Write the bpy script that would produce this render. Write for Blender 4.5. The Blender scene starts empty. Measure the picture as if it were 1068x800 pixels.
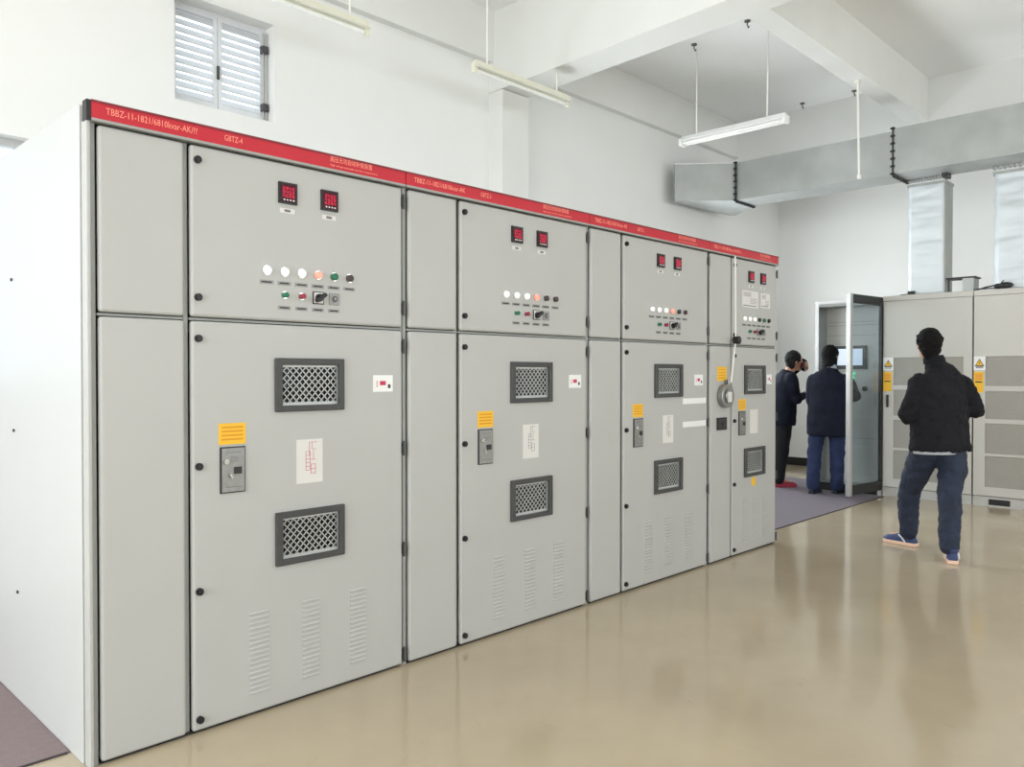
import bpy, bmesh, math, random
from mathutils import Vector, Matrix, noise
random.seed(7)
S = bpy.context.scene
COL = S.collection
PI = math.pi
# ------------------------------------------------------------------ camera
YAW, PITCH = 0.771153, -0.0123517
cd = bpy.data.cameras.new('camera'); cam = bpy.data.objects.new('camera', cd); COL.objects.link(cam)
cam.location = (0, 0, 1.4); cam.rotation_euler = (PI/2 + PITCH, 0, YAW - PI/2)
cd.sensor_width = 36; cd.lens = 832.6/1068*36; cd.clip_start = .05; cd.clip_end = 100
S.camera = cam
# ------------------------------------------------------------------ world, light, exposure
S.view_settings.view_transform = 'Standard'; S.view_settings.look = 'None'
S.view_settings.gamma = 1; S.view_settings.use_curve_mapping = False
S.view_settings.exposure = 0.0
W = bpy.data.worlds.new('sky'); S.world = W; W.use_nodes = True
bg = W.node_tree.nodes['Background']; bg.inputs[0].default_value = (.80, .90, 1, 1); bg.inputs[1].default_value = 2.2

def area(name, loc, rot, sx, sy, power, col=(1, 1, 1)):
    d = bpy.data.lights.new(name, 'AREA'); d.shape = 'RECTANGLE'; d.size = sx; d.size_y = sy
    d.energy = power; d.color = col
    o = bpy.data.objects.new(name, d); COL.objects.link(o); o.location = loc; o.rotation_euler = rot
    return o
# daylight through the window openings of the near wall (x=-4.5) and of the right wall (y=-6)
area('daylight_near', (-4.72, 1.3, 2.2), (0, -PI/2 + .2, 0), 2.8, 6.6, 400, (1, .985, .96))
for xx, pw in ((-1.6, 80), (2.2, 70), (6.0, 75), (9.6, 100)):
    area('daylight_right', (xx, -6.22, 2.4), (PI/2 - .28, 0, 0), 2.4, 2.6, pw, (1, .985, .96))

for xx, pw in ((3.2, 55), (6.3, 120), (9.6, 92)):  # added lamps outside the hidden left windows, to brighten the far wall
    area('added_light_left', (xx, 5.95, 2.1), (-PI/2, 0, 0), 1.9, 1.5, pw, (.97, .985, 1))

# ------------------------------------------------------------------ helpers
def srgb(r, g, b):
    def f(c):
        c /= 255
        return c/12.92 if c <= .04045 else ((c + .055)/1.055)**2.4
    return (f(r), f(g), f(b), 1)

def mat(name, col, rough=.5, metal=0, var=.04, scale=6, bump=0, bscale=60, coat=0, emit=0, trans=0, alpha=1, ior=1.5, spec=.5):
    m = bpy.data.materials.new(name); m.use_nodes = True
    nt = m.node_tree; b = nt.nodes['Principled BSDF']
    c = srgb(*col)
    tc = nt.nodes.new('ShaderNodeTexCoord')
    if var:
        n = nt.nodes.new('ShaderNodeTexNoise'); n.inputs['Scale'].default_value = scale; n.inputs['Detail'].default_value = 4
        nt.links.new(tc.outputs['Object'], n.inputs['Vector'])
        r = nt.nodes.new('ShaderNodeMapRange'); r.inputs['From Min'].default_value = .3; r.inputs['From Max'].default_value = .7
        r.inputs['To Min'].default_value = 1 - var; r.inputs['To Max'].default_value = 1 + var
        nt.links.new(n.outputs['Fac'], r.inputs['Value'])
        mx = nt.nodes.new('ShaderNodeVectorMath'); mx.operation = 'SCALE'; mx.inputs[0].default_value = c[:3]
        nt.links.new(r.outputs['Result'], mx.inputs['Scale']); nt.links.new(mx.outputs[0], b.inputs['Base Color'])
    else:
        b.inputs['Base Color'].default_value = c
    b.inputs['Roughness'].default_value = rough; b.inputs['Metallic'].default_value = metal
    b.inputs['IOR'].default_value = ior; b.inputs['Specular IOR Level'].default_value = spec
    if coat: b.inputs['Coat Weight'].default_value = coat; b.inputs['Coat Roughness'].default_value = .06
    if trans: b.inputs['Transmission Weight'].default_value = trans
    if alpha < 1: b.inputs['Alpha'].default_value = alpha
    if emit: b.inputs['Emission Color'].default_value = c; b.inputs['Emission Strength'].default_value = emit
    if bump:
        n2 = nt.nodes.new('ShaderNodeTexNoise'); n2.inputs['Scale'].default_value = bscale; n2.inputs['Detail'].default_value = 3
        nt.links.new(tc.outputs['Object'], n2.inputs['Vector'])
        bp = nt.nodes.new('ShaderNodeBump'); bp.inputs['Strength'].default_value = bump; bp.inputs['Distance'].default_value = .01
        nt.links.new(n2.outputs['Fac'], bp.inputs['Height']); nt.links.new(bp.outputs[0], b.inputs['Normal'])
    return m

class MB:
    def __init__(s): s.v = []; s.f = []; s.m = []; s.T = None
    def _add(s, vs, fs, m):
        o = len(s.v)
        if s.T is not None: vs = [s.T @ Vector(v) for v in vs]
        s.v += [tuple(v) for v in vs]; s.f += [tuple(i + o for i in f) for f in fs]; s.m += [m]*len(fs)
        return s
    def box(s, x0, x1, y0, y1, z0, z1, m=0):
        return s._add([(x0,y0,z0),(x1,y0,z0),(x1,y1,z0),(x0,y1,z0),(x0,y0,z1),(x1,y0,z1),(x1,y1,z1),(x0,y1,z1)],
            [(0,3,2,1),(4,5,6,7),(0,1,5,4),(1,2,6,5),(2,3,7,6),(3,0,4,7)], m)
    def prism(s, poly, z0, z1, m=0):
        """poly: list of (x,y) ccw; z0/z1 number or function(x,y)"""
        n = len(poly); g = lambda z, p: z(*p) if callable(z) else z
        vs = [(p[0], p[1], g(z0, p)) for p in poly] + [(p[0], p[1], g(z1, p)) for p in poly]
        return s._add(vs, [tuple(reversed(range(n))), tuple(range(n, 2*n))] + [(i, (i+1) % n, (i+1) % n + n, i + n) for i in range(n)], m)
    def loft(s, pts, side=(1, 0, 0), n=16, m=0, caps=True):
        """pts: list of (pos, r_side, r_other)"""
        P = [Vector(p[0]) for p in pts]; vs = []; fs = []
        sd = Vector(side)
        for i, p in enumerate(pts):
            a = P[max(0, i-1)]; b = P[min(len(P)-1, i+1)]; t = (b - a).normalized()
            u = sd - t*sd.dot(t)
            if u.length < 1e-3: u = Vector((0, 1, .01)) - t*t.dot(Vector((0, 1, .01)))
            u.normalize(); w = t.cross(u)
            r1 = p[1]; r2 = p[2] if len(p) > 2 else p[1]
            for k in range(n):
                an = 2*PI*k/n
                vs.append(P[i] + u*(r1*math.cos(an)) + w*(r2*math.sin(an)))
        for i in range(len(P)-1):
            for k in range(n):
                k2 = (k+1) % n
                fs.append((i*n+k, i*n+k2, (i+1)*n+k2, (i+1)*n+k))
        if caps:
            fs.append(tuple(reversed(range(n)))); fs.append(tuple(range((len(P)-1)*n, len(P)*n)))
        return s._add(vs, fs, m)
    def cyl(s, p0, p1, r, n=16, m=0, r2=None):
        return s.loft([(p0, r), (p1, r if r2 is None else r2)], n=n, m=m)
    def ell(s, c, rx, ry, rz, A=None, m=0, nu=16, nv=10):
        """ellipsoid, axes A=(side, fwd, up)"""
        A = A or (Vector((1,0,0)), Vector((0,1,0)), Vector((0,0,1))); c = Vector(c); vs = []; fs = []
        for j in range(1, nv):
            th = PI*j/nv
            for k in range(nu):
                ph = 2*PI*k/nu
                vs.append(c + A[0]*(rx*math.sin(th)*math.cos(ph)) + A[1]*(ry*math.sin(th)*math.sin(ph)) - A[2]*(rz*math.cos(th)))
        b = len(vs); vs += [c - A[2]*rz, c + A[2]*rz]
        for j in range(nv-2):
            for k in range(nu):
                k2 = (k+1) % nu; fs.append((j*nu+k, j*nu+k2, (j+1)*nu+k2, (j+1)*nu+k))
        for k in range(nu):
            k2 = (k+1) % nu; fs.append((b, k2, k)); fs.append((b+1, (nv-2)*nu+k, (nv-2)*nu+k2))
        return s._add(vs, fs, m)
    def holed(s, axis, d0, d1, u0, u1, v0, v1, holes, m=0):
        """slab between d0..d1 along axis ('x' or 'y' or 'z'), spanning u,v with rectangular holes (u0,u1,v0,v1)"""
        us = sorted({u0, u1} | {h[0] for h in holes} | {h[1] for h in holes})
        vs_ = sorted({v0, v1} | {h[2] for h in holes} | {h[3] for h in holes})
        def P(d, u, v): return (d, u, v) if axis == 'x' else ((u, d, v) if axis == 'y' else (u, v, d))
        def solid(i, j):
            if i < 0 or j < 0 or i >= len(us)-1 or j >= len(vs_)-1: return False
            cu = (us[i]+us[i+1])/2; cv = (vs_[j]+vs_[j+1])/2
            return not any(h[0] < cu < h[1] and h[2] < cv < h[3] for h in holes)
        for i in range(len(us)-1):
            for j in range(len(vs_)-1):
                if not solid(i, j): continue
                a, b, c, e = us[i], us[i+1], vs_[j], vs_[j+1]
                s._add([P(d0,a,c),P(d0,b,c),P(d0,b,e),P(d0,a,e)], [(0,1,2,3)], m)
                s._add([P(d1,a,c),P(d1,b,c),P(d1,b,e),P(d1,a,e)], [(3,2,1,0)], m)
                for (di, dj, q) in ((-1,0,[(a,c),(a,e)]),(1,0,[(b,c),(b,e)]),(0,-1,[(a,c),(b,c)]),(0,1,[(a,e),(b,e)])):
                    if not solid(i+di, j+dj):
                        s._add([P(d0,*q[0]),P(d0,*q[1]),P(d1,*q[1]),P(d1,*q[0])], [(0,1,2,3)], m)
        return s
    def build(s, name, mats, parent=None, bevel=0, smooth=False, weld=False, seg=2):
        me = bpy.data.meshes.new(name); me.from_pydata(s.v, [], s.f)
        if not isinstance(mats, (list, tuple)): mats = [mats]
        for m in mats: me.materials.append(m)
        me.polygons.foreach_set('material_index', s.m)
        bm = bmesh.new(); bm.from_mesh(me)
        if weld: bmesh.ops.remove_doubles(bm, verts=bm.verts, dist=1e-5)
        bmesh.ops.recalc_face_normals(bm, faces=bm.faces)
        if smooth:
            for f in bm.faces: f.smooth = True
        bm.to_mesh(me); bm.free()
        o = bpy.data.objects.new(name, me); COL.objects.link(o)
        if parent: o.parent = parent
        if bevel:
            b = o.modifiers.new('bevel', 'BEVEL'); b.width = bevel; b.segments = seg; b.limit_method = 'ANGLE'; b.angle_limit = .6
        if smooth and bevel == 0 and not weld: pass
        return o

def tag(o, label=None, cat=None, group=None, kind=None):
    if label: o['label'] = label
    if cat: o['category'] = cat
    if group: o['group'] = group
    if kind: o['kind'] = kind
    return o
def thing(name, label, cat, loc=(0,0,0), rz=0, group=None):
    o = bpy.data.objects.new(name, None); COL.objects.link(o); o.location = loc; o.rotation_euler = (0,0,rz)
    o.empty_display_size = .1
    return tag(o, label, cat, group)
def struct(o): o['kind'] = 'structure'; return o

def text(name, body, size, m, parent, x, y, z, rot=(PI/2,0,0), align='LEFT', extr=.0004, width=None):
    """flat lettering, standing on the xz plane facing -y by default; width fits its length"""
    c = bpy.data.curves.new(name, 'FONT'); c.body = body; c.size = size; c.align_x = align; c.align_y = 'CENTER'; c.extrude = extr
    c.resolution_u = 2
    t = bpy.data.objects.new(name, c); COL.objects.link(t)
    bpy.context.view_layer.update()
    me = bpy.data.meshes.new_from_object(t.evaluated_get(bpy.context.evaluated_depsgraph_get()))
    COL.objects.unlink(t); bpy.data.objects.remove(t)
    if width:
        xs = [v.co.x for v in me.vertices]
        k = width/max(1e-6, max(xs)-min(xs)); mn = min(xs)
        for v in me.vertices: v.co.x = (v.co.x - mn)*k
    me.materials.clear(); me.materials.append(m)
    o = bpy.data.objects.new(name, me); COL.objects.link(o); o.parent = parent; o.location = (x, y, z); o.rotation_euler = rot
    return o

# ------------------------------------------------------------------ materials
M = {}
M['wall'] = mat('white_wall_paint', (238, 238, 235), .75, var=.015, scale=1.5, bump=.05, bscale=90)
M['ceiling'] = mat('ceiling_paint', (246, 246, 244), .85, var=.02, scale=1.2)
M['beam'] = mat('beam_paint', (232, 232, 228), .8, var=.02, scale=2)
M['paint'] = mat('light_grey_cabinet_paint', (184, 184, 181), .42, var=.012, scale=3, bump=.03, bscale=300)
M['side'] = mat('side_panel_paint', (196, 198, 197), .4, var=.01, scale=2)
M['paint_dark'] = mat('cabinet_interior', (30, 31, 33), .7)
M['frame'] = mat('cabinet_frame', (158, 160, 157), .5)
M['cream'] = mat('cream_cabinet_paint', (202, 199, 192), .45, var=.01, scale=3)
M['cream2'] = mat('grey_plinth_paint', (190, 189, 184), .5)
M['red'] = mat('red_header', (194, 24, 44), .35, var=.03)
M['rededge'] = mat('dark_red_lip', (128, 34, 44), .45, var=0)
M['redtext'] = mat('pale_lettering', (250, 150, 130), .5, var=0)
M['black'] = mat('black_plastic', (24, 24, 26), .45)
M['dgrey'] = mat('dark_grey_frame', (66, 66, 66), .5, var=.06, scale=30)
M['mesh'] = mat('galvanised_mesh', (190, 192, 190), .4, .25)
M['hinge'] = mat('hinge_steel', (62, 62, 64), .4, .4)
M['white'] = mat('white_plastic', (240, 240, 238), .4, var=0)
M['label'] = mat('white_label', (222, 219, 215), .5, var=.01)
M['labelgrey'] = mat('engraved_nameplate', (150, 150, 148), .45, .3, var=.2, scale=150)
M['yellow'] = mat('yellow_sticker', (243, 190, 44), .5, var=.02)
M['amber'] = mat('amber_print', (222, 150, 20), .5, var=0)
M['orange'] = mat('orange_tag', (236, 160, 50), .5, var=.1, scale=60)
M['pinkred'] = mat('red_print', (196, 50, 84), .5, var=0)
M['ink'] = mat('ink', (120, 116, 118), .6, var=0)
M['darkink'] = mat('dark_ink', (50, 48, 50), .6, var=0)
M['screenred'] = mat('meter_digits', (225, 20, 70), .4, var=0, emit=.55)
M['meterglass'] = mat('meter_glass', (70, 18, 34), .15, var=0)
M['lampwhite'] = mat('lamp_lens_white', (250, 250, 246), .25, var=0, emit=.35)
M['lampred'] = mat('lit_lamp_lens', (255, 150, 130), .25, var=0, emit=.6)
M['green'] = mat('green_button', (30, 110, 78), .35, var=0)
M['darkred'] = mat('red_button', (150, 40, 60), .35, var=0)
M['brown'] = mat('dark_button', (64, 48, 48), .35, var=0)
M['steel'] = mat('brushed_steel', (150, 150, 148), .38, .7, var=.08, scale=50)
M['chrome'] = mat('chrome', (225, 225, 225), .18, 1, var=0)
M['galv'] = mat('galvanised_sheet', (176, 179, 177), .45, .5, var=.14, scale=2.2, bump=.25, bscale=4)
M['foil'] = mat('aluminium_foil_wrap', (214, 220, 223), .5, .45, var=.03, scale=3, bump=.3, bscale=7)
M['alu'] = mat('aluminium_profile', (186, 186, 184), .4, .5)
M['mattex'] = mat('mauve_floor_mat', (118, 110, 118), .85, var=.06, scale=40, bump=.3, bscale=220)
M['matedge'] = mat('mat_edge', (70, 60, 66), .8)
M['cord'] = mat('white_cord', (238, 236, 228), .6, var=0)
M['creamlamp'] = mat('cream_batten', (228, 226, 208), .45, var=0)
M['tube'] = mat('tube_glass', (244, 244, 240), .3, var=0)
M['screen'] = mat('display_screen', (214, 226, 240), .3, var=0, emit=.5)
M['led'] = mat('green_led', (60, 220, 150), .3, var=0, emit=1.0)
M['hook'] = mat('rusty_hook', (110, 100, 92), .7)
M['outdoor'] = mat('window_frame_white', (222, 224, 226), .45)

def glassmat(name, tint, k=.92):
    m = bpy.data.materials.new(name); m.use_nodes = True; nt = m.node_tree
    for n in list(nt.nodes): nt.nodes.remove(n)
    out = nt.nodes.new('ShaderNodeOutputMaterial'); mix = nt.nodes.new('ShaderNodeMixShader')
    tr = nt.nodes.new('ShaderNodeBsdfTransparent'); tr.inputs[0].default_value = tint
    gl = nt.nodes.new('ShaderNodeBsdfGlossy'); gl.inputs['Roughness'].default_value = .02
    lw = nt.nodes.new('ShaderNodeLayerWeight'); pw = nt.nodes.new('ShaderNodeMath'); pw.operation = 'POWER'; pw.inputs[1].default_value = 4
    ma = nt.nodes.new('ShaderNodeMath'); ma.operation = 'MULTIPLY_ADD'; ma.inputs[1].default_value = .6; ma.inputs[2].default_value = .04
    nt.links.new(lw.outputs['Facing'], pw.inputs[0]); nt.links.new(pw.outputs[0], ma.inputs[0]); nt.links.new(ma.outputs[0], mix.inputs[0]); nt.links.new(tr.outputs[0], mix.inputs[1]); nt.links.new(gl.outputs[0], mix.inputs[2])
    nt.links.new(mix.outputs[0], out.inputs[0]); return m
M['glass'] = glassmat('door_glass', (.84, .90, .93, 1))
M['winglass'] = glassmat('window_glass', (.95, .97, .98, 1))

# floor: glossy beige epoxy with faint clouding and scuffs
def floor_mat():
    m = bpy.data.materials.new('beige_epoxy_floor'); m.use_nodes = True; nt = m.node_tree; b = nt.nodes['Principled BSDF']
    tc = nt.nodes.new('ShaderNodeTexCoord')
    n = nt.nodes.new('ShaderNodeTexNoise'); n.inputs['Scale'].default_value = .9; n.inputs['Detail'].default_value = 5; n.inputs['Roughness'].default_value = .6
    nt.links.new(tc.outputs['Object'], n.inputs['Vector'])
    cr = nt.nodes.new('ShaderNodeValToRGB'); cr.color_ramp.elements[0].position = .3; cr.color_ramp.elements[1].position = .7
    cr.color_ramp.elements[0].color = srgb(178, 164, 140); cr.color_ramp.elements[1].color = srgb(192, 177, 151)
    nt.links.new(n.outputs['Fac'], cr.inputs[0])
    # scuffs: thin warped bands, patchy
    v = nt.nodes.new('ShaderNodeTexNoise'); v.inputs['Scale'].default_value = 2.2; v.inputs['Detail'].default_value = 2; v.inputs['Distortion'].default_value = 1.6
    nt.links.new(tc.outputs['Object'], v.inputs['Vector'])
    a = nt.nodes.new('ShaderNodeMath'); a.operation = 'SUBTRACT'; a.inputs[1].default_value = .5; nt.links.new(v.outputs['Fac'], a.inputs[0])
    ab = nt.nodes.new('ShaderNodeMath'); ab.operation = 'ABSOLUTE'; nt.links.new(a.outputs[0], ab.inputs[0])
    mr = nt.nodes.new('ShaderNodeMapRange'); mr.inputs['From Min'].default_value = 0; mr.inputs['From Max'].default_value = .006; mr.inputs['To Min'].default_value = 1; mr.inputs['To Max'].default_value = 0
    nt.links.new(ab.outputs[0], mr.inputs['Value'])
    pn = nt.nodes.new('ShaderNodeTexNoise'); pn.inputs['Scale'].default_value = 5; pn.inputs['Detail'].default_value = 3; nt.links.new(tc.outputs['Object'], pn.inputs['Vector'])
    pr = nt.nodes.new('ShaderNodeMapRange'); pr.inputs['From Min'].default_value = .55; pr.inputs['From Max'].default_value = .68; pr.inputs['To Max'].default_value = .22
    nt.links.new(pn.outputs['Fac'], pr.inputs['Value'])
    mu = nt.nodes.new('ShaderNodeMath'); mu.operation = 'MULTIPLY'; nt.links.new(mr.outputs[0], mu.inputs[0]); nt.links.new(pr.outputs[0], mu.inputs[1])
    mx = nt.nodes.new('ShaderNodeMix'); mx.data_type = 'RGBA'; mx.inputs[7].default_value = srgb(140, 118, 88)
    nt.links.new(mu.outputs[0], mx.inputs[0]); nt.links.new(cr.outputs[0], mx.inputs[6]); nt.links.new(mx.outputs[2], b.inputs['Base Color'])
    b.inputs['Roughness'].default_value = .16; b.inputs['IOR'].default_value = 1.5
    rn = nt.nodes.new('ShaderNodeMapRange'); rn.inputs['To Min'].default_value = .07; rn.inputs['To Max'].default_value = .17
    nt.links.new(n.outputs['Fac'], rn.inputs['Value']); nt.links.new(rn.outputs[0], b.inputs['Roughness'])
    bn = nt.nodes.new('ShaderNodeTexNoise'); bn.inputs['Scale'].default_value = 3; bn.inputs['Detail'].default_value = 1; nt.links.new(tc.outputs['Object'], bn.inputs['Vector'])
    bp = nt.nodes.new('ShaderNodeBump'); bp.inputs['Strength'].default_value = .05; bp.inputs['Distance'].default_value = .02
    nt.links.new(bn.outputs['Fac'], bp.inputs['Height']); nt.links.new(bp.outputs[0], b.inputs['Normal'])
    return m
M['floor'] = floor_mat()

# ------------------------------------------------------------------ room
X0, X1, Y0, Y1, HC = -4.5, 11.8, -6.0, 5.7, 4.95
struct(MB().box(X0-.3, X1+.3, Y0-.3, Y1+.3, -.2, 0).build('floor', M['floor']))
struct(MB().box(X0-.3, X1+.3, Y0-.3, Y1+.3, HC, HC+.2).build('ceiling', M['ceiling']))
LW = (2.42, 3.2, 3.36, 4.12)     # high louvred window
SW = (-.2, 1.5, 1.3, 2.88)       # lower left window
LWS_ADDED = [(xx-1, xx+1, 1.3, 2.88) for xx in (3.2, 6.3, 9.6)]   # unseen windows continuing the row, added to light the far wall
struct(MB().holed('y', Y1, Y1+.3, X0-.3, X1+.3, 0, HC, [LW, SW] + LWS_ADDED).build('wall_left', M['wall']))
struct(MB().box(X1, X1+.3, Y0, Y1, 0, HC).build('wall_far', M['wall']))
nwin = (-2.0, 4.6, .8, 3.6)
struct(MB().holed('x', X0-.3, X0, Y0, Y1, 0, HC, [nwin]).build('wall_near', M['wall']))
rwins = [(xx-1.2, xx+1.2, 1.1, 3.7) for xx in (-1.6, 2.2, 6.0, 9.6)]
struct(MB().holed('y', Y0-.3, Y0, X0-.3, X1+.3, 0, HC, rwins).build('wall_right', M['wall']))
struct(MB().box(X1-.015, X1, Y0, Y1, .0, .12).build('baseboard_far', M['black']))
# column and beams
struct(MB().box(5.53, 5.9, 5.5, Y1, 0, 4.17).build('trim_1', M['beam']))
zb = lambda x, y: 4.19 + .09*(5.5-y)
struct(MB().prism([(5.53, Y0), (5.9, Y0), (5.9, Y1), (5.53, Y1)], lambda x, y: min(zb(x, y), 4.5), HC).build('trim_2', M['beam']))
struct(MB().box(5.9, 10.4, 3.13, 3.34, 4.45, HC).build('trim_3', M['beam']))
struct(MB().box(10.4, 10.8, Y0, Y1, 4.36, HC).build('trim_4', M['beam']))
m = MB().box(5.9, 10.4, 5.62, Y1, 4.46, HC); m.build('trim_5', M['beam']); struct(bpy.data.objects['trim_5'])
struct(MB().box(X0, 5.53, 5.62, Y1, 4.46, HC).build('trim_6', M['beam']))
struct(MB().box(10.8, X1, 5.62, Y1, 4.46, HC).build('trim_7', M['beam']))

# high louvred window, two sashes, set back in its opening
def louver_window():
    x0, x1, z0, z1 = LW; y = Y1 + .15
    r = MB().holed('y', y-.02, y+.03, x0, x1, z0, z1, [(x0+.03, x1-.03, z0+.03, z1-.03)]).build('window_1', M['outdoor'])
    struct(r)
    mid = x0 + .375
    for a, b in ((x0+.03, mid-.004), (mid+.004, x1-.03)):
        MB().holed('y', y-.035, y-.005, a, b, z0+.03, z1-.03, [(a+.03, b-.03, z0+.075, z1-.06)]).build('sash', M['outdoor'], r, bevel=.002)
        s = MB(); n = 11; h = (z1-z0-.135)/n
        for k in range(n):
            zc = z0+.075 + h*(k+.5)
            s.T = Matrix.Translation((0, y-.02, zc)) @ Matrix.Rotation(math.radians(-38), 4, 'X')
            s.box(a+.03, b-.03, -.003, .003, -h*.62, h*.62)
        s.T = None
        s.build('louver', M['outdoor'], r)
    MB().box(mid-.01, mid+.01, y-.05, y-.034, z0+.26, z0+.36).build('handle', M['dgrey'], r, bevel=.003)
    s = MB(); s.cyl((x1-.022, y-.06, z0+.04), (x1-.022, y-.06, z1-.05), .006); s.cyl((x1-.045, y-.06, z0+.04), (x1-.045, y-.06, z1-.05), .005)
    s.build('operating_rod', M['alu'], r)
    for zz in (z0+.13, z1-.18): MB().box(x1-.06, x1-.008, y-.08, y-.03, zz-.03, zz+.03).build('bracket', M['dgrey'], r, bevel=.006)
louver_window()
# lower window beside the cabinets
def plain_window(name, axis, d, u0, u1, v0, v1, nm):
    h = []; w = (u1-u0-.05*(nm+1))/nm
    for k in range(nm): h.append((u0+.05+k*(w+.05), u0+.05+k*(w+.05)+w, v0+.05, v1-.05))
    r = struct(MB().holed(axis, d-.03, d+.03, u0, u1, v0, v1, h).build(name, M['alu']))
    g = MB()
    for q in h: g.holed(axis, d-.004, d+.004, q[0]-.01, q[1]+.01, q[2]-.01, q[3]+.01, [])
    g.build('pane', M['winglass'], r)
plain_window('window_2', 'y', Y1+.12, *SW, 3)
plain_window('window_3', 'x', X0-.12, *nwin, 5)
for i, q in enumerate(LWS_ADDED): plain_window('window_%d' % (9+i), 'y', Y1+.12, *q, 3)  # added windows, hidden behind the cabinet row, for light on the far end
for i, q in enumerate(rwins): plain_window('window_%d' % (4+i), 'y', Y0-.12, *q, 2)

# ------------------------------------------------------------------ big switchgear cabinets
CX, CY, CW, CH = .983, 3.02, 1.39, 2.357
DEPTH = 1.58
def bars_in_rect(mb, x0, x1, z0, z1, px, pz, w, y0, y1, m=0):
    """two families of diagonal bars clipped to the rectangle"""
    for sgn in (1, -1):
        k = -60
        while k < 60:
            # line: (x-x0)/px + sgn*(z-z0)/pz = k
            pts = []
            for z in (z0, z1):
                x = x0 + px*(k - sgn*(z-z0)/pz)
                if x0-1e-9 <= x <= x1+1e-9: pts.append((x, z))
            for x in (x0, x1):
                z = z0 + sgn*pz*(k - (x-x0)/px)
                if z0+1e-9 < z < z1-1e-9: pts.append((x, z))
            if len(pts) >= 2:
                a, b = pts[0], pts[1]
                d = Vector((b[0]-a[0], 0, b[1]-a[1])); L = d.length
                if L > .004:
                    mid = Vector(((a[0]+b[0])/2, (y0+y1)/2, (a[1]+b[1])/2)); ang = math.atan2(d.z, d.x)
                    mb.T = Matrix.Translation(mid) @ Matrix.Rotation(-ang, 4, 'Y')
                    mb.box(-L/2, L/2, -(y1-y0)/2, (y1-y0)/2, -w/2, w/2, m); mb.T = None
            k += 1

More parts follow.
